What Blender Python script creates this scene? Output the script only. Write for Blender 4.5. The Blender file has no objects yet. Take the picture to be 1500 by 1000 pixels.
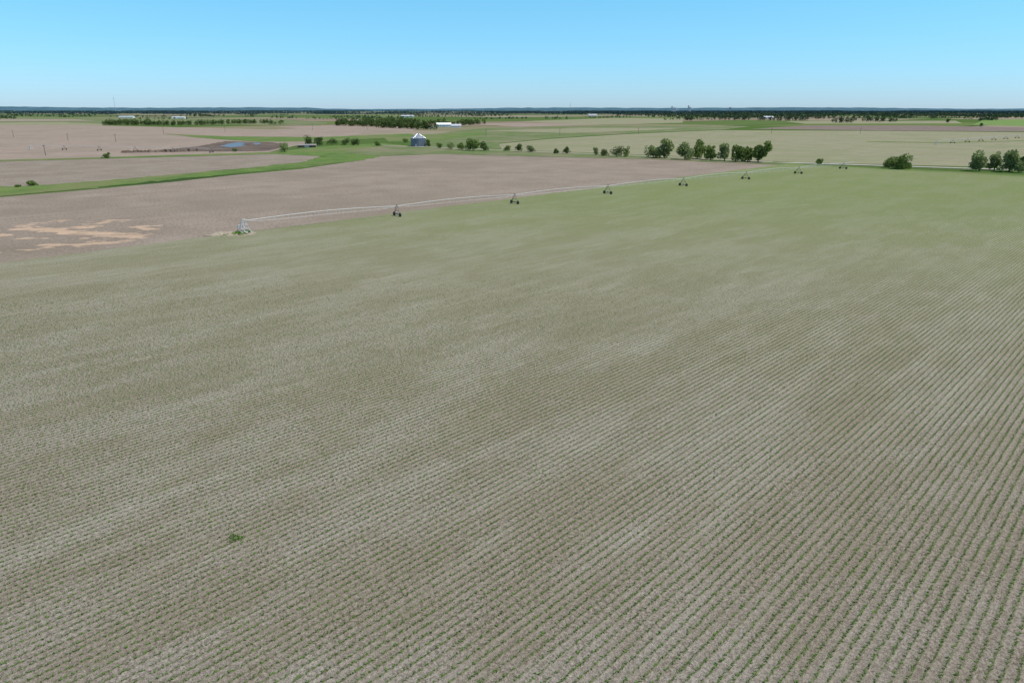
import bpy, math, numpy as np
from mathutils import Vector
rng=np.random.default_rng(7)
H=37.0
PITCH=math.atan(0.34); CP=math.cos(PITCH); SP=math.sin(PITCH)
TH=math.radians(44.5)
A=np.array([math.sin(TH),math.cos(TH)])   # crop row direction (section grid)
B=np.array([math.cos(TH),-math.sin(TH)])  # across rows
def G(px,py):
    """survey a ground point (metres) from its bearing and depression angle"""
    u=(px-750)/1000.; v=(py-500)/1000.
    t=H/(SP+v*CP)
    return np.array([u*t,(CP-v*SP)*t])
def rngdist(py):
    return H/(SP+(py-500)/1000.*CP)
sc=bpy.context.scene
# ---------------------------------------------------------------- nodes
class N:
    def __init__(s,name):
        s.m=bpy.data.materials.new(name); s.m.use_nodes=True
        s.nt=s.m.node_tree; s.nt.nodes.clear()
        s.out=s.nt.nodes.new('ShaderNodeOutputMaterial')
    def node(s,t): return s.nt.nodes.new(t)
    def put(s,sock,v):
        if isinstance(v,bpy.types.NodeSocket): s.nt.links.new(v,sock)
        elif isinstance(v,(tuple,list)):
            if len(sock.default_value)==4 and len(v)==3: v=(*v,1)
            sock.default_value=v
        else: sock.default_value=v
    def math(s,op,a,b=0.0,clamp=False):
        n=s.node('ShaderNodeMath'); n.operation=op; n.use_clamp=clamp
        s.put(n.inputs[0],a); s.put(n.inputs[1],b); return n.outputs[0]
    def pos(s): return s.node('ShaderNodeNewGeometry').outputs['Position']
    def rand(s): return s.node('ShaderNodeNewGeometry').outputs['Random Per Island']
    def dot(s,a,v):
        n=s.node('ShaderNodeVectorMath'); n.operation='DOT_PRODUCT'
        s.put(n.inputs[0],a); s.put(n.inputs[1],v); return n.outputs['Value']
    def comb(s,x,y,z=0.0):
        n=s.node('ShaderNodeCombineXYZ'); s.put(n.inputs[0],x); s.put(n.inputs[1],y); s.put(n.inputs[2],z); return n.outputs[0]
    def noise(s,vec,scale,detail=2.0,rough=.5):
        n=s.node('ShaderNodeTexNoise'); s.put(n.inputs['Vector'],vec); n.inputs['Scale'].default_value=scale
        n.inputs['Detail'].default_value=detail; n.inputs['Roughness'].default_value=rough; return n.outputs['Fac']
    def ramp(s,v,a,b,lo=0.0,hi=1.0,smooth=True):
        n=s.node('ShaderNodeMapRange'); n.interpolation_type='SMOOTHSTEP' if smooth else 'LINEAR'
        s.put(n.inputs['Value'],v); s.put(n.inputs['From Min'],a); s.put(n.inputs['From Max'],b)
        s.put(n.inputs['To Min'],lo); s.put(n.inputs['To Max'],hi); return n.outputs[0]
    def mix(s,f,a,b,mode='MIX'):
        n=s.node('ShaderNodeMix'); n.data_type='RGBA'; n.blend_type=mode
        s.put(n.inputs[0],f); s.put(n.inputs[6],a); s.put(n.inputs[7],b); return n.outputs[2]
    def bump(s,h,strength=.5,dist=.05):
        n=s.node('ShaderNodeBump'); n.inputs['Strength'].default_value=strength; n.inputs['Distance'].default_value=dist
        s.put(n.inputs['Height'],h); return n.outputs[0]
    def bsdf(s,col,rough=.9,metal=0.0,normal=None,spec=.2):
        n=s.node('ShaderNodeBsdfPrincipled'); s.put(n.inputs['Base Color'],col); s.put(n.inputs['Roughness'],rough)
        n.inputs['Metallic'].default_value=metal; n.inputs['Specular IOR Level'].default_value=spec
        if normal is not None: s.put(n.inputs['Normal'],normal)
        s.nt.links.new(n.outputs[0],s.out.inputs[0]); return s.m
A3=(A[0],A[1],0); B3=(B[0],B[1],0)

def mat_crop():
    n=N('young_crop_rows'); p=n.pos()
    c=n.dot(p,B3); a=n.dot(p,A3)
    rv=n.comb(c,a)
    w=n.math('MULTIPLY',n.math('SUBTRACT',n.noise(rv,.3,3,.7),.5),.28)
    cw=n.math('ADD',c,w)
    tri=n.math('MULTIPLY',n.math('ABSOLUTE',n.math('SUBTRACT',n.math('FRACT',n.math('DIVIDE',cw,.762)),.5)),2)
    far=n.ramp(n.dot(p,(0.22,1,0)),50,360,0,1,False)
    big=n.noise(n.comb(c,n.math('MULTIPLY',a,.35)),.07,6,.72)
    streak=n.noise(n.comb(n.math('MULTIPLY',c,.5),n.math('MULTIPLY',a,.04)),1.0,3,.65)
    med=n.noise(n.comb(c,n.math('MULTIPLY',a,.5)),.3,4,.8)
    clod=n.noise(rv,3.0,5,.85)
    fine=n.noise(rv,12.0,3,.8)
    soil=n.mix(n.ramp(clod,.40,.60),(.165,.135,.108),(.420,.365,.302))
    soil=n.mix(n.ramp(med,.42,.66,.0,.45),soil,(.30,.25,.20))
    soil=n.mix(n.ramp(streak,.45,.70,.0,.26),soil,(.48,.44,.375))
    rs=n.noise(n.comb(n.math('MULTIPLY',c,7),n.math('MULTIPLY',a,4.5)),1.0,3,.8)
    resm=n.math('MULTIPLY',n.ramp(rs,.55,.63),n.ramp(tri,.1,.7,.5,.8))
    soil=n.mix(resm,soil,(.56,.515,.44))
    soil=n.mix(n.math('MULTIPLY',n.ramp(fine,.45,.34),.75),soil,(.065,.052,.040))
    soil=n.mix(n.ramp(tri,.5,.05,0,.18),soil,(.12,.115,.06))
    soil=n.mix(1.0,soil,n.mix(n.ramp(big,.42,.60),(.90,.86,.81),(1.06,1.06,1.05)),'MULTIPLY')
    pn=n.noise(rv,3.2,4,.7)
    wd=n.math('ADD',n.ramp(far,0,1,.17,.52),n.ramp(med,.3,.7,-.08,.08))
    inrow=n.ramp(tri,n.math('ADD',wd,.12),n.math('SUBTRACT',wd,.10))
    pl=n.math('MULTIPLY',inrow,n.ramp(pn,n.ramp(far,0,1,.46,.36),n.ramp(far,0,1,.55,.44)))
    pl=n.math('MULTIPLY',pl,n.ramp(far,0,.6,.8,1))
    green=n.mix(n.ramp(fine,.3,.7),(.078,.122,.030),(.18,.25,.065))
    col=n.mix(pl,soil,green)
    tint=n.math('MULTIPLY',n.ramp(far,0,1,.05,.55,False),n.ramp(big,.35,.62,1.12,.85))
    tint=n.math('MULTIPLY',tint,n.ramp(clod,.3,.7,.7,1.15))
    col=n.mix(tint,col,(.185,.240,.070))
    h=n.math('ADD',n.math('MULTIPLY',clod,1.0),n.math('MULTIPLY',n.math('COSINE',n.math('MULTIPLY',tri,3.14159)),.12))
    return n.bsdf(col,.95,0,n.bump(h,1.0,.22),.1)

def mat_field(name,ca,cb,cs=None,sp=.76,sstr=.25,ncol=None,nfac=.0,patch=None):
    n=N(name); p=n.pos()
    c=n.dot(p,B3); a=n.dot(p,A3)
    rv=n.comb(c,a)
    med=n.noise(rv,.05,4,.65); fine=n.noise(rv,1.0,4,.85)
    col=n.mix(n.ramp(med,.35,.68),ca,cb)
    dk=tuple(x*.45 for x in ca)
    col=n.mix(n.ramp(fine,.50,.38,0,.7),col,dk)
    lt=tuple(min(1,x*1.6) for x in cb)
    col=n.mix(n.ramp(fine,.52,.66,0,.6),col,lt)
    st=n.noise(n.comb(n.math('MULTIPLY',c,sp),n.math('MULTIPLY',a,.008)),1.0,3,.65)
    col=n.mix(n.ramp(st,.35,.7,0,sstr),col,cs or lt)
    if ncol: 
        b2=n.noise(rv,.011,3,.6); col=n.mix(n.ramp(b2,.45,.62,0,nfac),col,ncol)
    if patch:
        (cx,cy,R,pc)=patch
        dx=n.node('ShaderNodeVectorMath'); dx.operation='DISTANCE'
        n.put(dx.inputs[0],p); n.put(dx.inputs[1],(cx,cy,0)); d=dx.outputs['Value']
        inside=n.ramp(d,R,R*.6)
        pn=n.noise(n.comb(n.math('MULTIPLY',n.dot(p,(1,0,0)),.55),n.dot(p,(0,1,0)),3.7),.15,5,.6)
        m=n.ramp(n.math('ADD',pn,n.math('MULTIPLY',inside,.15)),.67,.725)
        m=n.math('MULTIPLY',m,inside,True)
        m=n.math('MULTIPLY',m,n.ramp(fine,.25,.6,.6,1.0))
        col=n.mix(n.math('MULTIPLY',inside,.25),col,tuple(x*.72 for x in ca))
        col=n.mix(m,col,n.mix(n.ramp(med,.4,.6),pc,tuple(x*1.12 for x in pc)))
    return n.bsdf(col,.95,0,n.bump(fine,.7,.2),.1)

def mat_mosaic():
    n=N('farmland_mosaic'); p=n.pos()
    c=n.dot(p,B3); a=n.dot(p,A3)
    cx=n.math('FLOOR',n.math('DIVIDE',c,402)); cy=n.math('FLOOR',n.math('DIVIDE',a,804))
    wn=n.node('ShaderNodeTexWhiteNoise'); wn.noise_dimensions='2D'; n.put(wn.inputs['Vector'],n.comb(cx,cy))
    r=n.node('ShaderNodeValToRGB'); r.color_ramp.interpolation='CONSTANT'
    cols=[(.13,.175,.06),(.29,.235,.175),(.075,.13,.035),(.23,.205,.13),(.26,.20,.155),(.10,.15,.05),(.30,.25,.19)]
    e=r.color_ramp.elements
    e[0].color=(*cols[0],1); e[0].position=0; e[1].position=1/7; e[1].color=(*cols[1],1)
    for i in range(2,7):
        x=e.new(i/7); x.color=(*cols[i],1)
    n.put(r.inputs[0],wn.outputs['Value'])
    ns=n.noise(n.comb(c,a),.02,4,.6)
    col=n.mix(n.ramp(ns,.3,.7,0,.3),r.outputs[0],(.12,.155,.065))
    fx=n.math('ABSOLUTE',n.math('SUBTRACT',n.math('FRACT',n.math('DIVIDE',c,402)),.5))
    col=n.mix(n.ramp(fx,.465,.48),col,(.05,.085,.03))
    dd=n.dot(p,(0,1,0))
    col=n.mix(n.ramp(dd,2500,10000,0,.5,False),col,(.12,.165,.14))  # aerial haze painted into the base colour, growing with distance
    return n.bsdf(col,1,0,None,.0)

def mat_simple(name,col,rough=.7,metal=0,var=.2,scale=2.0,spec=.3):
    n=N(name); f=n.noise(n.pos(),scale,3,.6)
    c=n.mix(n.ramp(f,.3,.7),tuple(x*(1-var) for x in col),tuple(min(1,x*(1+var)) for x in col))
    return n.bsdf(c,rough,metal,None,spec)
def mat_leaf(name,dark,light,trans=.3):
    n=N(name); r=n.rand(); f=n.noise(n.pos(),.35,2)
    v=n.math('ADD',n.math('MULTIPLY',r,.5),n.math('MULTIPLY',n.ramp(f,.3,.7),.5))
    c=n.mix(v,dark,light)
    d=n.node('ShaderNodeBsdfDiffuse'); n.put(d.inputs[0],c)
    t=n.node('ShaderNodeBsdfTranslucent'); n.put(t.inputs[0],c)
    mx=n.node('ShaderNodeMixShader'); mx.inputs[0].default_value=trans
    n.nt.links.new(d.outputs[0],mx.inputs[1]); n.nt.links.new(t.outputs[0],mx.inputs[2])
    n.nt.links.new(mx.outputs[0],n.out.inputs[0]); return n.m

# ---------------------------------------------------------------- mesh helpers
def link(o):
    sc.collection.objects.link(o); return o
def quads_obj(name,parts,mats,loc=None,parent=None):
    """parts: list of (array(n,4,3), material index)"""
    V=np.concatenate([p[0].reshape(-1,4,3) for p in parts]).astype(np.float32)
    MI=np.concatenate([np.full(len(p[0].reshape(-1,4,3)),p[1],np.int32) for p in parts])
    if loc is not None: V=V-np.array(loc,np.float32)
    k=len(V); me=bpy.data.meshes.new(name)
    me.vertices.add(k*4); me.vertices.foreach_set('co',V.ravel())
    me.loops.add(k*4); me.loops.foreach_set('vertex_index',np.arange(k*4,dtype=np.int32))
    me.polygons.add(k); me.polygons.foreach_set('loop_start',np.arange(k,dtype=np.int32)*4)
    me.polygons.foreach_set('material_index',MI)
    for m in mats: me.materials.append(m)
    me.update(); me.validate()
    o=bpy.data.objects.new(name,me)
    if loc is not None: o.location=loc
    link(o)
    if parent: o.parent=parent
    return o
def tube(p0,p1,r0,r1=None,s=6):
    if r1 is None: r1=r0
    p0=np.array(p0,float); p1=np.array(p1,float); d=p1-p0; d/=np.linalg.norm(d)+1e-9
    h=np.array([0,0,1.]) if abs(d[2])<.9 else np.array([1.,0,0])
    x=np.cross(d,h); x/=np.linalg.norm(x); y=np.cross(d,x)
    t=np.linspace(0,2*math.pi,s+1)
    ring=np.outer(np.cos(t),x)+np.outer(np.sin(t),y)
    a=p0+ring*r0; b=p1+ring*r1
    return np.stack([a[:-1],a[1:],b[1:],b[:-1]],1)
def box(cen,size,ang=0.0):
    sx,sy,sz=[q/2 for q in size]
    c=np.array([[-sx,-sy,-sz],[sx,-sy,-sz],[sx,sy,-sz],[-sx,sy,-sz],[-sx,-sy,sz],[sx,-sy,sz],[sx,sy,sz],[-sx,sy,sz]])
    R=np.array([[math.cos(ang),math.sin(ang),0],[-math.sin(ang),math.cos(ang),0],[0,0,1]])
    c=c@R+np.array(cen)
    f=[(0,3,2,1),(4,5,6,7),(0,1,5,4),(1,2,6,5),(2,3,7,6),(3,0,4,7)]
    return np.array([[c[i] for i in q] for q in f])
def leaves(cen,rad,n,size,shell=.55):
    """leaf clumps filling ellipsoid lobes. cen (k,3), rad (k,3)"""
    k=len(cen); w=np.prod(rad,1); w=w/w.sum()
    idx=rng.choice(k,n,p=w)
    d=rng.normal(size=(n,3)); d/=np.linalg.norm(d,axis=1)[:,None]
    r=(shell+(1.08-shell)*rng.random(n)**.6)[:,None]
    p=cen[idx]+d*r*rad[idx]
    u=rng.normal(size=(n,3)); u/=np.linalg.norm(u,axis=1)[:,None]
    v=np.cross(u,rng.normal(size=(n,3))); v/=np.linalg.norm(v,axis=1)[:,None]
    s=(size*(.5+.8*rng.random(n)))[:,None]
    return np.stack([p-u*s*.5-v*s*.35,p+u*s*.5-v*s*.35,p+u*s*.4+v*s*.4,p-u*s*.35+v*s*.35],1)

def tree(name,px,py,wpx,hpx,mat,n=900,bushy=False):
    g=G(px,py); t=rngdist(py)
    w=wpx/1000*t*1.06; h=hpx/1000*t*(.92+.2*rng.random())
    base=np.array([g[0],g[1],0.0])
    parts=[]
    cz0=.0*h if bushy else .02*h
    nl=int(rng.integers(9,15))
    cen=[];rad=[]
    skew=rng.normal(size=2)*w*.10
    for i in range(nl):
        f=rng.random()
        zz=cz0+(h-cz0)*(.14+.70*f)
        env=(1-.55*f) if bushy else 1.05-.45*f
        an=rng.random()*6.28; rr=w*.5*.85*env*(.35+.65*rng.random())
        R=w*.5*(.20+.26*rng.random())
        cen.append(base+[math.cos(an)*rr+skew[0]*f*2,math.sin(an)*rr+skew[1]*f*2,zz]); rad.append([R,R,min(R*1.0,(h-cz0)*.26)])
    cen.append(base+[0,0,h*.45]); rad.append([w*.28,w*.28,h*.32])
    cen=np.array(cen);rad=np.array(rad)
    over=(cen[:,2]+rad[:,2]*1.05)>h; cen[over,2]=h-rad[over,2]*1.0
    lv=leaves(cen,rad,n,max(.5,min(w,h)*.075))
    lv=lv[lv[:,:,2].min(1)>.05]
    parts.append((lv,0))
    tr=h*.02+.06
    lean=rng.normal(size=2)*.03*h
    top=base+[lean[0],lean[1],h*.5]
    parts.append((tube(base-[0,0,.3],base+[lean[0]*.4,lean[1]*.4,h*.25],tr*1.3,tr,7),1))
    parts.append((tube(base+[lean[0]*.4,lean[1]*.4,h*.25],top,tr,tr*.5,7),1))
    for i in range(len(cen)):
        st=base+np.array([lean[0]*.5,lean[1]*.5,h*(.1+.25*rng.random())])
        parts.append((tube(st,cen[i],tr*.45,tr*.12,5),1))
    return quads_obj(name,parts,[mat,M_bark],loc=tuple(base))

M_bark=mat_simple('bark',(.12,.095,.075),.9)
M_green=mat_leaf('leaf_mid',(.10,.155,.038),(.25,.34,.10))
M_pale=mat_leaf('leaf_pale',(.17,.225,.08),(.36,.43,.19))
M_dark=mat_leaf('leaf_dark',(.045,.08,.027),(.135,.19,.06))
M_far=mat_leaf('leaf_far_hazy',(.04,.07,.04),(.095,.14,.075),.1)  # bluer green: a little distance haze put into the leaf colour
M_hz=mat_leaf('leaf_horizon_hazy',(.030,.065,.072),(.06,.105,.11),.1)  # blue cast is atmospheric haze painted into the foliage colour
M_weed=mat_leaf('leaf_weed',(.08,.16,.03),(.18,.32,.06))
M_crop=mat_leaf('leaf_crop',(.085,.15,.035),(.18,.29,.07))
M_galv=mat_simple('galvanized_steel',(.50,.51,.52),.5,.2,.15)
M_tower=mat_simple('weathered_tower_steel',(.17,.16,.145),.6,.2,.2)
M_pipe=mat_simple('galvanized_pipe',(.62,.63,.62),.5,.1,.08)
M_rubber=mat_simple('tyre_rubber',(.025,.025,.025),.9)
M_conc=mat_simple('concrete',(.45,.44,.42),.9)
M_white=mat_simple('white_siding',(.8,.8,.79),.6,0,.04)
M_greyroof=mat_simple('metal_roof',(.6,.62,.64),.45,.2,.08)
M_red=mat_simple('weathered_wood',(.16,.10,.075),.8)
M_glass=mat_simple('window_glass',(.03,.04,.05),.15)
M_wood=mat_simple('utility_pole_wood',(.17,.13,.10),.9)

# ---------------------------------------------------------------- ground
def sheet(name,pts,z,mat):
    me=bpy.data.meshes.new(name)
    me.from_pydata([(p[0],p[1],z) for p in pts],[],[tuple(range(len(pts)))])
    me.materials.append(mat); me.update()
    o=link(bpy.data.objects.new(name,me))
    if me.polygons[0].normal.z<0: me.flip_normals()
    return o
def psheet(name,pix,z,mat,rough=0.0,step=None):
    pts=[G(*p) for p in pix]
    if step:
        out=[]
        for i in range(len(pts)):
            a=pts[i];b=pts[(i+1)%len(pts)]; L=np.linalg.norm(b-a); k=max(1,int(L/step))
            for j in range(k):
                out.append(a+(b-a)*j/k+rng.normal(size=2)*rough*(1 if j else .3))
        pts=out
    return sheet(name,pts,z,mat)
S=26000
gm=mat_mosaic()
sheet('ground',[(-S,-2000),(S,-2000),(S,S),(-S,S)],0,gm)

P=np.array(G(358,341))
corner=G(1165,241)
aC=float(np.dot(corner-P,A))
M_cropfield=mat_crop()
Le=np.arange(-400,aC,2.2)
edge=[P+A*s+B*rng.normal()*.35 for s in Le]
sheet('young_crop_field',[P-A*900]+edge+[P+A*aC,P+A*aC+B*900,P-A*900+B*900],.20,M_cropfield)

c1=G(85,343)
M_brown=mat_field('stubble_soil',(.240,.190,.143),(.300,.243,.190),(.35,.30,.245),.5,.35,(.215,.175,.13),.5,patch=(c1[0],c1[1],42,(.47,.335,.23)))
left=P-A*900
psheet_pts=[left,P+A*aC]+[G(1120,238),G(1000,235),G(800,229),G(640,225),G(560,228),G(520,236),G(440,248),G(350,256),G(250,267),G(120,279),G(0,289),G(-300,312)]
sheet('stubble_field',psheet_pts,.05,M_brown)
M_grass=mat_field('grass',(.080,.145,.030),(.140,.215,.050),(.18,.23,.08),.2,.3,(.19,.19,.085),.7)
M_grass2=mat_field('pasture_grass',(.100,.147,.045),(.160,.202,.075),(.2,.22,.1),.1,.3,(.23,.20,.13),.7)
M_tan=mat_field('tilled_soil',(.285,.22,.168),(.335,.265,.21),(.37,.31,.25),.1,.3,(.25,.20,.15),.5)
M_tan2=mat_field('tilled_soil_grey',(.225,.183,.138),(.285,.238,.185),(.33,.29,.23),.2,.3)
M_olive=mat_field('sprouting_field',(.245,.230,.138),(.295,.275,.175),(.30,.285,.17),.15,.4,(.20,.225,.105),.45)
M_plum=mat_field('dark_tilled_soil',(.17,.13,.105),(.22,.17,.14))
M_bright=mat_field('alfalfa',(.13,.21,.05),(.17,.25,.07))
M_mud=mat_field('wet_mud',(.085,.062,.050),(.17,.13,.10))
M_gravel=mat_field('gravel',(.36,.33,.28),(.45,.42,.36))

psheet('tilled_field',[(-500,244),(-500,188),(0,183),(150,184),(400,190),(480,186),(560,190),(430,214),(395,223),(200,229),(0,235)],.05,M_tan)
psheet('tilled_field',[(-400,292),(-400,250),(0,237),(180,232),(400,226),(470,229),(440,240),(350,248),(250,256),(120,268),(0,275)],.08,M_tan2)
psheet('grass_verge',[(-400,250),(-400,247),(0,234.5),(190,229.5),(395,223),(480,214),(560,210),(600,214),(560,222),(470,229),(400,226),(180,231.5),(0,236.8)],.11,M_grass,1.0,6)
psheet('grass_waterway',[(-400,308),(-400,290),(0,273.5),(60,271.5),(120,267.5),(250,256),(350,247.5),(440,238),(475,229),(500,223),(545,222),(556,229),(525,236),(440,246),(350,254),(250,263.5),(120,277),(0,288)],.14,M_grass,2.2,4)
psheet('grass_verge',[(500,224),(560,214),(640,214),(760,220),(950,227),(1130,236),(1180,239),(1178,242.5),(1120,241),(950,233.5),(800,230),(640,226),(560,229)],.16,M_grass2,1.0,9)
psheet('grass_verge',[(240,196),(330,200),(470,201),(600,196),(610,200),(480,207),(380,208),(300,203)],.17,M_grass,1.2,12)
psheet('mud_yard',[(175,224),(190,222),(250,219),(300,213),(330,207),(400,209),(420,212),(410,217),(390,221),(330,222),(290,222),(240,223)],.20,M_mud,1.5,8)
n=N('pond_water'); wf=n.noise(n.pos(),.8,3)
M_water=n.bsdf(n.mix(wf,(.09,.09,.09),(.15,.16,.17)),.32,0,n.bump(wf,.5,.1),.3)
psheet('pond',[(322,214.4),(336,210.7),(350,209),(364,210),(352,212),(362,213.5),(350,215.2),(338,216.5)],.23,M_water,1.2,5)
psheet('pond',[(370,210),(379,209.5),(382,211.4),(373,212.2)],.235,M_water,1,5)
psheet('sprouting_field',[(735,219),(730,211),(800,204),(930,196),(1050,191),(1300,192),(1500,194),(2300,205),(2300,300),(1500,246),(1130,237),(950,228)],.05,M_olive)
psheet('dark_tilled_field',[(1100,189),(1180,184),(1350,184),(1500,187),(1900,192),(1900,199),(1500,193),(1300,191.5)],.08,M_plum)
psheet('alfalfa_field',[(1425,183),(1440,176),(1500,175),(1800,178),(1800,187),(1500,185)],.11,M_bright)
psheet('pasture',[(610,213),(640,196),(700,188),(900,184),(1100,185),(1060,190),(930,195),(800,203),(730,210),(735,218)],.08,M_grass2)
psheet('pasture',[(-300,182),(-300,172),(0,171),(150,172),(420,175),(480,180),(470,184),(380,183),(150,182)],.05,M_grass2)
psheet('tilled_field',[(760,178),(900,173),(1000,174),(1000,180),(860,183)],.05,M_olive)
psheet('tilled_field',[(0,180),(90,179),(150,182),(150,184),(0,183.5)],.08,M_olive)
psheet('tilled_field',[(400,186),(480,184),(620,188),(600,193),(500,192)],.11,M_tan)
psheet('tilled_field',[(705,192),(860,187.5),(1000,188),(960,190.5),(840,195)],.12,M_olive)
psheet('tilled_field',[(-300,177),(0,174.5),(110,175),(140,177),(0,178)],.09,M_tan)
psheet('tilled_field',[(1150,178),(1400,177),(1410,181),(1180,181.5)],.09,M_olive)
psheet('tilled_field',[(690,182),(760,180),(880,183),(760,186)],.12,M_tan)
psheet('alfalfa_field',[(560,200),(700,194),(720,196),(640,206),(570,208)],.11,M_grass)
psheet('gravel_road',[(1132,239.5),(1165,238.5),(1500,249),(2000,262),(2000,265),(1500,250.3),(1165,239.6)],.26,M_gravel)
e0=P+A*aC
sheet('grass_verge',[e0-A*2,e0+A*9,e0+A*9+B*900,e0-A*2+B*900],.23,M_grass)
psheet('grass_verge',[(1270,207),(1380,209),(1500,206),(1500,207),(1380,210),(1270,208)],.14,M_grass)
psheet('dirt_lane',[(560,213),(640,216),(760,221),(950,228.5),(1132,237),(1132,238.2),(950,229.5),(760,221.8),(640,216.8),(560,213.6)],.22,mat_field('dirt_track',(.30,.26,.20),(.35,.30,.24)))
psheet('bare_soil',[(296,346),(318,341),(352,339),(378,341),(372,345),(345,346.5)],.215,mat_field('bare_soil',(.33,.27,.20),(.38,.32,.24)),.8,2)

# ---------------------------------------------------------------- crop seedlings (real leaves near the drone)
row0=.762*.5
rows=np.arange(math.floor(-170/.762),math.ceil(170/.762))*.762+row0
cc=[];aa=[]
for r in rows:
    a_=np.arange(-60,190,.21); a_=a_+rng.normal(size=len(a_))*.08
    cc.append(np.full(len(a_),r)+rng.normal(size=len(a_))*.045); aa.append(a_)
cc=np.concatenate(cc);aa=np.concatenate(aa)
X=cc*B[0]+aa*A[0]; Y=cc*B[1]+aa*A[1]
zc=Y*CP+H*SP
stand=.85+.15*np.sin(cc*.9+1.3*np.sin(aa*.11))*np.sin(aa*.23+cc*.31)
dens=np.clip((165-Y)/70,0,1)*.92*stand
keep=(Y>22)&(Y<165)&(np.abs(X)<zc*.86+6)&(rng.random(len(X))<dens)
keep&=((np.dot(np.stack([X,Y],1)-P,B))>1)
X=X[keep];Y=Y[keep];k=len(X)
Q=[]
vig=.65+.55*rng.random(k)
for j in range(3):
    an=rng.random(k)*6.283; L=(.08+.10*rng.random(k))*vig; wd=(.04+.035*rng.random(k))*vig
    dx=np.cos(an);dy=np.sin(an)
    b0=np.stack([X-dy*wd*.5,Y+dx*wd*.5,np.full(k,.22)],1); b1=np.stack([X+dy*wd*.5,Y-dx*wd*.5,np.full(k,.22)],1)
    tz=.22+.05+.07*rng.random(k)
    t1=np.stack([X+dx*L+dy*wd*.5,Y+dy*L-dx*wd*.5,tz],1); t0=np.stack([X+dx*L-dy*wd*.5,Y+dy*L+dx*wd*.5,tz],1)
    Q.append(np.stack([b0,b1,t1,t0],1))
quads_obj('crop_seedling_rows',[(np.concatenate(Q),0)],[M_crop])

def weed(name,px,py,w,h,n=120):
    g=G(px,py); k=6
    cen=np.array([[g[0]+rng.normal()*w*.3,g[1]+rng.normal()*w*.25,.2+h*.3] for _ in range(k)])
    rad=np.array([[w*.25,w*.25,h*.5]]*k)
    lv=leaves(cen,rad,n,w*.12); lv=lv[lv[:,:,2].min(1)>.2]
    st=[(tube((c[0],c[1],.18),(c[0],c[1],.2+h*.5),.012,.006,4),0) for c in cen]
    return quads_obj(name,[(lv,0)]+st,[M_weed],loc=(g[0],g[1],.2))
weed('weed_patch',347,792,1.1,.35,170)
weed('weed_patch',357,343,6,.6,200)
weed('weed_patch',330,346,4,.3,120)

# ---------------------------------------------------------------- trees
T=[(1434,251,26,31,M_pale,0),(1456,250,22,27,M_pale,0),(1478,252,34,33,M_pale,0),(1496,249,20,26,M_green,0),
 (1302,247,28,19,M_green,1),(1318,248,28,21,M_green,1),(1330,247,14,10,M_green,1),(1198,241,11,9,M_green,1),
 (1061,236,20,27,M_pale,0),(1078,237,24,27,M_green,0),(1095,237,20,24,M_green,0),(1110,238,28,31,M_green,0),
 (1003,234,24,27,M_pale,0),(1021,233,22,25,M_green,0),(1040,235,20,24,M_green,0),
 (957,231,20,21,M_pale,0),(973,232,26,27,M_pale,0),
 (873,228,9,15,M_pale,1),(884,229,14,11,M_dark,1),(903,230,24,15,M_dark,1),(916,230,12,16,M_green,1),
 (830,225,13,9,M_dark,1),(814,225,9,7,M_dark,1),
 (760,222,13,12,M_dark,1),(778,223,14,11,M_dark,1),(743,221,11,8,M_green,1),
 (693,221,26,19,M_green,1),(709,221,18,13,M_dark,1),(676,220,14,11,M_green,1),(661,219,17,12,M_pale,1),(645,217,12,8,M_green,1),(627,215,10,10,M_dark,1),
 (417,223,19,16,M_pale,0),(453,212,15,13,M_dark,1),(465,213,16,15,M_dark,1),(487,212,16,10,M_dark,1),(505,213,14,11,M_dark,1),(518,213,14,11,M_dark,1),
 (554,214,9,7,M_green,1),(155,232,12,8,M_green,1),(48,272,16,7,M_green,1),(25,274,9,4,M_green,1),(345,222,8,5,M_green,1),
 (1388,180,6,7,M_far,0),(594,209,12,7,M_green,1),(1437,186,7,5,M_dark,1)]
for px,py,w,h,m,bu in T:
    tree('deciduous_tree' if not bu else 'shrub',px,py,w,h,m,n=1700 if h>18 else 900,bushy=bool(bu))

def grove(name,segs,mat,hmin,hmax,leafn=36):
    Q=[];TR=[]
    for (x0,y0,x1,y1,num,sp) in segs:
        a=G(x0,y0);b=G(x1,y1)
        for i in range(num):
            f=(i+rng.random())/num; p=a+(b-a)*f+rng.normal(size=2)*sp
            h=hmin+(hmax-hmin)*rng.random(); w=h*(.55+.35*rng.random())
            cen=np.array([[p[0]+rng.normal()*w*.18,p[1]+rng.normal()*w*.18,h*z] for z in (.35,.55,.75)])
            rad=np.array([[w*.5,w*.5,h*.3],[w*.45,w*.45,h*.3],[w*.3,w*.3,h*.25]])
            lv=leaves(cen,rad,leafn,h*.16,.4); lv[:,:,2]=np.maximum(lv[:,:,2],.05); Q.append(lv)
            TR.append(tube((p[0],p[1],-.2),(p[0],p[1],h*.5),h*.025,h*.012,4))
    return quads_obj(name,[(np.concatenate(Q),0),(np.concatenate(TR),1)],[mat,M_bark])
grove('farmstead_grove',[(492,184,560,186,34,9),(500,181,600,182,40,25),(555,187,612,189,36,8),(540,184,600,184,30,20),(575,180,615,183,26,14),(615,190,635,190,9,6),(618,186,640,186,9,10),(672,184,704,182,16,10),(640,183,665,183,9,8)],M_dark,10,17,90)
grove('windbreak_tree_row',[(152,183,262,184,60,6),(262,184,342,182,40,6),(342,182,398,181,26,6),(155,181,220,181,20,15),(395,183,415,183,5,5)],M_dark,10,14,60)
grove('distant_tree_clump',[(1218,180,1246,180,9,8),(1258,178,1314,179,16,8),(1000,176,1020,177,6,6),(1050,176,1100,176,16,12),(1110,177,1180,177,22,12)],M_far,12,19,60)
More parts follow.
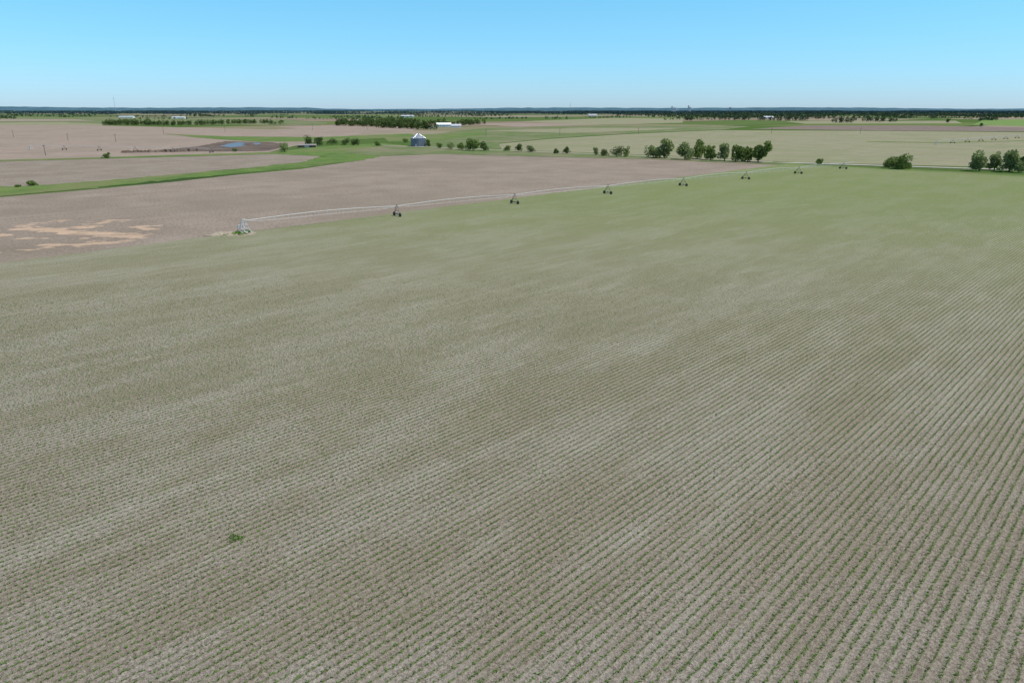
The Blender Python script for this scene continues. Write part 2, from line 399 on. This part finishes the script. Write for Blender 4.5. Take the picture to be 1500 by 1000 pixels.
def belts(name,num,d0,d1,xr,mat,h0,h1,lmax,leafn):
    P_=[];Hh=[]
    for i in range(num):
        d=d0+(d1-d0)*rng.random()**.7; x=(xr[0]+(xr[1]-xr[0])*rng.random())*d
        L=80+lmax*rng.random()**1.5; dr=A if rng.random()<.45 else B
        if rng.random()<.3: dr=np.array([1.,0])
        k=int(L/11)+2; s=np.linspace(-.5,.5,k)*L
        pp=np.array([x,d])+np.outer(s,dr)+rng.normal(size=(k,2))*7
        P_.append(pp); Hh.append(np.clip((h0+(h1-h0)*rng.random())*(1+.2*rng.normal(size=k)),3,22))
    P_=np.concatenate(P_);Hh=np.concatenate(Hh); k=len(P_)
    idx=np.repeat(np.arange(k),leafn); h=Hh[idx]; 
    d=rng.normal(size=(len(idx),3)); d/=np.linalg.norm(d,axis=1)[:,None]; d*=(.5+.5*rng.random(len(idx)))[:,None]
    p=np.stack([P_[idx,0]+d[:,0]*h*.42,P_[idx,1]+d[:,1]*h*.42,h*.52+d[:,2]*h*.46],1)
    u=rng.normal(size=(len(idx),3)); u/=np.linalg.norm(u,axis=1)[:,None]
    v=np.cross(u,rng.normal(size=(len(idx),3))); v/=np.linalg.norm(v,axis=1)[:,None]
    s=(h*.3*(.6+.6*rng.random(len(idx))))[:,None]
    q=np.stack([p-u*s*.5-v*s*.4,p+u*s*.5-v*s*.4,p+u*s*.4+v*s*.5,p-u*s*.4+v*s*.4],1)
    q[:,:,2]=np.maximum(q[:,:,2],.02)
    return quads_obj(name,[(q,0)],[mat])
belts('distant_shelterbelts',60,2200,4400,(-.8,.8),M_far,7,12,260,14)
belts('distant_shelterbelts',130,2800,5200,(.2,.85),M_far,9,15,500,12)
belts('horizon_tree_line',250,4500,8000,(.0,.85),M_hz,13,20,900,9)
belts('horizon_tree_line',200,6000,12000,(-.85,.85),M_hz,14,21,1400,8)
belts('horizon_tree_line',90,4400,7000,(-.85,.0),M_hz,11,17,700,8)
hx=np.linspace(-17000,17000,260); hy=14500
hz=50+12*np.sin(hx/2600)+8*np.sin(hx/900+1)+10*rng.random(len(hx))+ (hx<-4000)*18
q=[]
for i in range(len(hx)-1):
    q.append([[hx[i],hy-2500,-1],[hx[i+1],hy-2500,-1],[hx[i+1],hy,hz[i+1]],[hx[i],hy,hz[i]]])
    q.append([[hx[i],hy,hz[i]],[hx[i+1],hy,hz[i+1]],[hx[i+1],hy+4000,-1],[hx[i],hy+4000,-1]])
quads_obj('distant_hills',[(np.array(q),0)],[mat_simple('hazy_wooded_ridge',(.075,.145,.185),1,0,.25,.004,0)])  # woods tinted blue, haze included in the ridge colour

# ---------------------------------------------------------------- irrigation pivots
def pivot(name,cx,cy,ang,nspan,span,center=True,th=.0,zb=.2,thick=1.0):
    d=np.array([math.sin(ang),math.cos(ang),0]); w=np.array([d[1],-d[0],0])
    c=np.array([cx,cy,zb]); parts=[]; up=np.array([0,0,1.])
    HP=3.6; k=thick
    steel=0;pipe=1;tyre=2;conc=3;tow=4
    if center:
        parts.append((box(c+[0,0,.08],(4.2,4.2,.16),-ang),conc))
        for sx in(-1,1):
            for sy in(-1,1):
                parts.append((tube(c+d*sx*1.7+w*sy*1.7,c+d*sx*.25+w*sy*.25+up*3.9,.09*k,.07*k,5),steel))
        for hh,s_ in((1.3,1.2),(2.6,.72)):
            cs=[c+d*sx*s_+w*sy*s_+up*hh for sx,sy in((-1,-1),(1,-1),(1,1),(-1,1))]
            for i in range(4): parts.append((tube(cs[i],cs[(i+1)%4],.05*k,None,4),steel))
        for sy in (-1,1):
            parts.append((tube(c+d*1.7+w*sy*1.7,c-d*.72+w*sy*.72+up*2.6,.04*k,None,4),steel))
            parts.append((tube(c-d*1.7+w*sy*1.7,c+d*.72+w*sy*.72+up*2.6,.04*k,None,4),steel))
        parts.append((tube(c,c+up*4.3,.16,None,8),pipe))
        parts.append((box(c-d*1.3-w*.4+up*1.8,(.6,.9,1.3),-ang),3))
        parts.append((tube(c+up*4.1,c+d*1.3+up*(HP+.1),.12,None,6),pipe))
    for i in range(nspan):
        s0=c+d*span*i; s1=c+d*span*(i+1)
        if i==0: s0=s0+d*1.0
        K=12; pt=[]
        for j in range(K+1):
            f=j/K; p=s0+(s1-s0)*f+up*(HP+.75*math.sin(math.pi*f)); pt.append(p)
        for j in range(K): parts.append((tube(pt[j],pt[j+1],.085*k,None,6),pipe))
        low=[[],[]]
        for j in range(1,K):
            f=j/K; dep=1.3*math.sin(math.pi*f)**.5*.95
            for q_,sg in enumerate((-1,1)):
                lp=pt[j]-up*dep+w*sg*.75
                low[q_].append(lp)
                parts.append((tube(pt[j],lp,.045*k,None,4),steel))
            parts.append((tube(low[0][-1],low[1][-1],.03*k,None,4),steel))
            parts.append((tube(pt[j]+d*1.5,pt[j]+d*1.5-up*2.2,.018*k,None,4),steel))
        for q_ in range(2):
            ch=[pt[0]-up*.1]+low[q_]+[pt[-1]-up*.1]
            for j in range(len(ch)-1): parts.append((tube(ch[j],ch[j+1],.022*k,None,4),steel))
        b=s1.copy(); top=b+up*HP
        hb=2.1
        for sg in(-1,1):
            wc=b+w*sg*hb+up*.62
            for off in(-.55,.35):
                parts.append((tube(wc+up*.1,top-d*.45*(1 if off<0 else -1),.085*k,.07*k,5),tow))
            R=.66
            parts.append((tube(wc-d*.19,wc+d*.19,R,R,18),tyre))
            for e_ in(-1,1):
                parts.append((tube(wc+d*.19*e_,wc+d*.10*e_,R,.32,18),tyre))
                parts.append((tube(wc+d*.10*e_,wc+d*.12*e_,.32,.02,12),tow))
            for l in range(14):
                an=l/14*6.283; o_=w*math.cos(an)*R+up*math.sin(an)*R
                parts.append((tube(wc+o_-d*.18,wc+o_+d*.18,.045,None,4),tyre))
        parts.append((tube(b-w*hb+up*.62,b+w*hb+up*.62,.11*k,None,6),tow))
        parts.append((tube(b-w*hb*.55+up*1.9,b+w*hb*.55+up*1.9,.05*k,None,4),tow))
        parts.append((box(b+up*.85,(.4,.8,.35),-ang),tow))
        parts.append((box(top+up*.35+w*.1,(.3,.35,.4),-ang),tow))
    e=c+d*span*nspan+up*HP
    parts.append((tube(e,e+d*14+up*.3,.09*k,.06*k,6),pipe))
    parts.append((tube(e+up*1.8,e+d*12+up*.3,.02*k,None,4),steel))
    parts.append((tube(e,e+up*1.8,.04*k,None,4),steel))
    return quads_obj(name,parts,[M_galv,M_pipe,M_rubber,M_conc,M_tower],loc=(cx,cy,0))
ANG=math.radians(51.2)
pivot('center_pivot_irrigator',P[0],P[1],ANG,7,55.0)
a0=G(45,219);a1=G(310,224)
dv=a1-a0; pivot('center_pivot_irrigator',a0[0],a0[1],math.atan2(dv[0],dv[1]),5,np.linalg.norm(dv)/5,thick=1.0)
a0=G(1372,212);a1=G(1520,200)
dv=a1-a0; pivot('center_pivot_irrigator',a0[0],a0[1],math.atan2(dv[0],dv[1]),8,np.linalg.norm(dv)/8,thick=1.1,zb=.1)

# ---------------------------------------------------------------- grain bin
def grain_bin(px,py,dia,eave,peak):
    g=G(px,py); c=np.array([g[0],g[1],0.]); R=dia/2
    n=N('corrugated_steel'); z=n.dot(n.pos(),(0,0,1)); w=n.math('SINE',n.math('MULTIPLY',z,24))
    ring=n.ramp(n.math('FRACT',n.math('DIVIDE',z,1.12)),0,.08,.7,1)
    col=n.mix(ring,(.10,.13,.17),(.19,.23,.28))
    corr=n.bsdf(col,.42,.5,n.bump(w,.6,.03),.4)
    n=N('bin_roof'); rf=n.bsdf(n.mix(n.noise(n.pos(),1,2),(.42,.45,.48),(.56,.58,.61)),.35,.6,None,.4)
    parts=[(tube(c,c+[0,0,.3],R+.3,None,40),2)]
    nr=9
    for i in range(nr):
        z0=.3+(eave-.3)*i/nr; z1=.3+(eave-.3)*(i+1)/nr
        parts.append((tube(c+[0,0,z0],c+[0,0,z1],R+(.02 if i%2 else 0),None,40),0))
    parts.append((tube(c+[0,0,eave-.05],c+[0,0,peak-.5],R+.3,.9,40),1))
    parts.append((tube(c+[0,0,peak-.5],c+[0,0,peak],.9,.75,12),1))
    parts.append((tube(c+[0,0,peak],c+[0,0,peak+.3],1.0,.02,12),1))
    for i in range(30):
        an=i/30*6.283; o=np.array([math.cos(an),math.sin(an),0])
        parts.append((tube(c+o*(R+.28)+[0,0,eave+.02],c+o*.95+[0,0,peak-.45],.06,None,4),1))
    for i in range(24):
        an=i/24*6.283; o=np.array([math.cos(an),math.sin(an),0])*(R+.08)
        parts.append((box(c+o+[0,0,eave/2+.1],(.1,.1,eave-.4),-an),0))
    parts.append((box(c+[-1.5,-R-.12,1.5],(1.1,.2,2.2)),3))
    for s in(-.25,.25): parts.append((tube(c+[2+s,-R-.1,.2],c+[2+s,-R-.1,eave],.04,None,4),1))
    for i in range(16): parts.append((tube(c+[1.75,-R-.1,.6+i*.45],c+[2.25,-R-.1,.6+i*.45],.03,None,4),1))
    parts.append((tube(c+[R+.5,-2,.6],c+[R+5,-2,3.2],.18,None,6),1))
    return quads_obj('grain_bin',parts,[corr,rf,M_conc,M_galv],loc=tuple(c))
grain_bin(613,214.5,15.5,8.3,13.2)

def building(name,px,py,L,W,h,rise,ang,wall,roof):
    g=G(px,py); c=np.array([g[0],g[1],0.]); 
    R=np.array([[math.cos(ang),math.sin(ang),0],[-math.sin(ang),math.cos(ang),0],[0,0,1]])
    def q(pts): return (np.array(pts,float)@R+c)[None]
    l=L/2;w=W/2; parts=[]
    parts.append((q([[-l,-w,0],[l,-w,0],[l,-w,h],[-l,-w,h]]),0)); parts.append((q([[l,w,0],[-l,w,0],[-l,w,h],[l,w,h]]),0))
    for s in(-1,1):
        parts.append((q([[s*l,-w,0],[s*l,w,0],[s*l,w,h],[s*l,-w,h]]),0))
        parts.append((q([[s*l,-w,h],[s*l,w,h],[s*l,0.01,h+rise],[s*l,-.01,h+rise]]),0))
        parts.append((q([[-l-.5,s*(w+.6),h-.6*rise/w+.12],[l+.5,s*(w+.6),h-.6*rise/w+.12],[l+.5,0,h+rise+.12],[-l-.5,0,h+rise+.12]]),1))
    parts.append((box(np.array([0,-w-.06,h*.4])@R+c,(min(5,L*.25),.08,h*.8),ang),2))
    for x in(-.36,-.22,.24,.38):
        parts.append((box(np.array([x*L,-w-.05,h*.55])@R+c,(1.2,.06,1.1),ang),3))
    parts.append((box(np.array([l+.05,0,h*.42])@R+c,(.08,W*.3,h*.8),ang),2))
    return quads_obj(name,parts,[wall,roof,M_greyroof,M_glass],loc=tuple(c))
building('white_barn',650,186,32,14,5,3.8,.15,M_white,M_white)
building('machine_shed',668,187,20,12,4.0,3,.15,M_white,M_greyroof)
building('farmhouse',630,188,14,10,5,3.5,.1,M_white,M_red)
building('machine_shed',597,172,60,22,6,4,.1,M_white,M_greyroof)
building('livestock_shed',186,173,60,20,5,3.5,.1,M_white,M_greyroof)
building('livestock_shed',262,174,50,18,5,3.5,.2,M_white,M_greyroof)
building('machine_shed',1125,174,40,16,6,4,.1,M_white,M_greyroof)
building('machine_shed',868,170,50,20,6,4,.1,M_white,M_greyroof)
building('livestock_shed',450,216,18,7,2.2,1.0,.2,M_red,mat_simple('dull_roof',(.25,.24,.22)))

def bank():
    a=G(178,224);b=G(292,221); k=46; q=[]
    d=(b-a)/np.linalg.norm(b-a); w=np.array([-d[1],d[0]])
    hs=1.2+1.2*rng.random(k+1); cs=[a+(b-a)*i/k+w*rng.normal()*1.5 for i in range(k+1)]
    for i in range(k):
        for s in(-1,1):
            e0=cs[i]+w*s*(3+rng.random());e1=cs[i+1]+w*s*(3+rng.random())
            q.append([[*e0,.1],[*e1,.1],[*cs[i+1],hs[i+1]],[*cs[i],hs[i]]])
    quads_obj('earth_bank',[(np.array(q),0)],[M_mud])  # low rough berm of dark earth
bank()
def fence(name,pix,sp=6):
    parts=[]
    for (x0,y0),(x1,y1) in zip(pix[:-1],pix[1:]):
        a=G(x0,y0);b=G(x1,y1);L=np.linalg.norm(b-a);k=max(1,int(L/sp))
        for i in range(k+1):
            p=a+(b-a)*i/k; parts.append((tube((*p,0),(*p,1.4),.07,None,4),0))
        for z in(.5,.9,1.3): parts.append((tube((*a,z),(*b,z),.03,None,3),0))
    quads_obj(name,parts,[M_wood])
fence('feedlot_fence',[(180,226),(300,223),(395,223),(470,214)])
fence('pasture_fence',[(1180,243),(1500,253)],8)

def pole(px,py,hpx):
    g=G(px,py); h=hpx/1000*rngdist(py)
    c=np.array([g[0],g[1],0.]); r=.24
    parts=[(tube(c-[0,0,.5],c+[0,0,h],r*1.2,r*.8,6),0),(box(c+[0,0,h-.6],(2.6,.2,.22)),0)]
    for x in(-1.1,0,1.1): parts.append((tube(c+[x,0,h-.5],c+[x,0,h-.2],.07,.05,6),1))
    quads_obj('utility_pole',parts,[M_wood,M_glass],loc=tuple(c))
for a_ in[(67,228,15),(240,197,12),(458,191,10),(820,199,10),(935,197,9),(1130,196,8),(1260,196,8),(538,190,8),(100,206,10),(712,199,9),(20,201,10),(170,208,11),(330,194,9)]: pole(*a_)

def mast(px,py,h):
    g=G(px,py); c=np.array([g[0],g[1],0.]); parts=[]
    leg=[np.array([math.cos(t),math.sin(t),0])*1.6 for t in(0,2.09,4.19)]
    for l in leg: parts.append((tube(c+l,c+l+[0,0,h],.35,None,4),0))
    k=int(h/8)
    for i in range(k):
        for j in range(3): parts.append((tube(c+leg[j]+[0,0,i*8],c+leg[(j+1)%3]+[0,0,i*8+8],.15,None,3),0))
    for l in leg:
        for f in(.5,.95): parts.append((tube(c+l+[0,0,h*f],c+l*h*.3,.05,None,3),0))
    quads_obj('radio_mast',parts,[M_mast],loc=tuple(c))
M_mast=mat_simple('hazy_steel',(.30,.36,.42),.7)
mast(170,166,145); mast(835,167,85)
def water_tower(px,py,h):
    g=G(px,py); c=np.array([g[0],g[1],0.]); parts=[(tube(c,c+[0,0,h*.75],1.6,1.6,8),0)]
    for an in range(6):
        o=np.array([math.cos(an*1.047),math.sin(an*1.047),0]); parts.append((tube(c+o*8,c+o*6+[0,0,h*.75],.5,None,5),0))
    R=9; zz=np.linspace(-1,1,9)
    for a_,b_ in zip(zz[:-1],zz[1:]):
        parts.append((tube(c+[0,0,h*.85+a_*6],c+[0,0,h*.85+b_*6],R*math.sqrt(max(0,1-a_*a_)),R*math.sqrt(max(0,1-b_*b_)),16),0))
    quads_obj('water_tower',parts,[M_mast],loc=tuple(c))
water_tower(1069,167,56)
def elevator(px,py,h,k):
    g=G(px,py); c=np.array([g[0],g[1],0.]); parts=[]
    for i in range(k):
        for j in(0,1): parts.append((tube(c+[i*9,j*9,0],c+[i*9,j*9,h*.72],4.5,None,14),0))
    parts.append((box(c+[(k-1)*4.5,4.5,h*.75],(k*9,12,h*.06)),0))
    parts.append((box(c+[0,4.5,h*.88],(10,11,h*.24)),0))
    parts.append((tube(c+[0,4,h],c+[k*9+20,4,h*.5],1,None,4),0))
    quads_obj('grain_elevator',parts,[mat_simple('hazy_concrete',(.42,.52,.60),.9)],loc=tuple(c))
elevator(984,166,64,5); elevator(1008,166,70,3)

# ---------------------------------------------------------------- light, sky, camera
SE=math.radians(60); SR=math.radians(100)
w=bpy.data.worlds.new('World'); sc.world=w; w.use_nodes=True
nt=w.node_tree; nt.nodes.clear()
sky=nt.nodes.new('ShaderNodeTexSky'); sky.sky_type='NISHITA'; sky.sun_disc=False
sky.sun_elevation=SE; sky.sun_rotation=SR; sky.altitude=500; sky.air_density=1.0; sky.dust_density=.3; sky.ozone_density=3.0
tc=nt.nodes.new('ShaderNodeTexCoord'); sx=nt.nodes.new('ShaderNodeSeparateXYZ'); nt.links.new(tc.outputs['Generated'],sx.inputs[0])
cr=nt.nodes.new('ShaderNodeValToRGB'); e=cr.color_ramp.elements
mr=nt.nodes.new('ShaderNodeMapRange'); mr.inputs['From Min'].default_value=0; mr.inputs['From Max'].default_value=.6
nt.links.new(sx.outputs[2],mr.inputs[0]); nt.links.new(mr.outputs[0],cr.inputs[0])
e[0].position=0; e[0].color=(.33,.47,.73,1); e[1].position=1; e[1].color=(.40,.46,.48,1)
x=e.new(.10); x.color=(.34,.56,.73,1)
x=e.new(.225); x.color=(.355,.65,.72,1)
x=e.new(.5); x.color=(.40,.50,.52,1)
mx=nt.nodes.new('ShaderNodeMix'); mx.data_type='RGBA'; mx.blend_type='MULTIPLY'; mx.inputs[0].default_value=1
nt.links.new(sky.outputs[0],mx.inputs[6]); nt.links.new(cr.outputs[0],mx.inputs[7])
sc2=nt.nodes.new('ShaderNodeVectorMath'); sc2.operation='SCALE'; sc2.inputs['Scale'].default_value=2.0
nt.links.new(mx.outputs[2],sc2.inputs[0])
bg=nt.nodes.new('ShaderNodeBackground'); bg.inputs[1].default_value=.11
out=nt.nodes.new('ShaderNodeOutputWorld')
nt.links.new(sc2.outputs[0],bg.inputs[0]); nt.links.new(bg.outputs[0],out.inputs[0])
sd=Vector((math.sin(SR)*math.cos(SE),math.cos(SR)*math.cos(SE),math.sin(SE)))
sl=bpy.data.lights.new('sun','SUN'); sl.energy=4.2; sl.angle=math.radians(.5); sl.color=(1,.965,.90)
so=link(bpy.data.objects.new('sun',sl)); so.rotation_euler=sd.to_track_quat('Z','Y').to_euler()
so.location=(0,0,200)
cd=bpy.data.cameras.new('camera'); cd.lens=24; cd.sensor_width=36; cd.clip_start=.5; cd.clip_end=80000
co=link(bpy.data.objects.new('camera',cd)); co.location=(0,0,H); co.rotation_euler=(math.radians(90)-PITCH,0,0)
sc.camera=co
sc.view_settings.view_transform='Standard'; sc.view_settings.look='None'; sc.view_settings.exposure=0; sc.view_settings.gamma=1
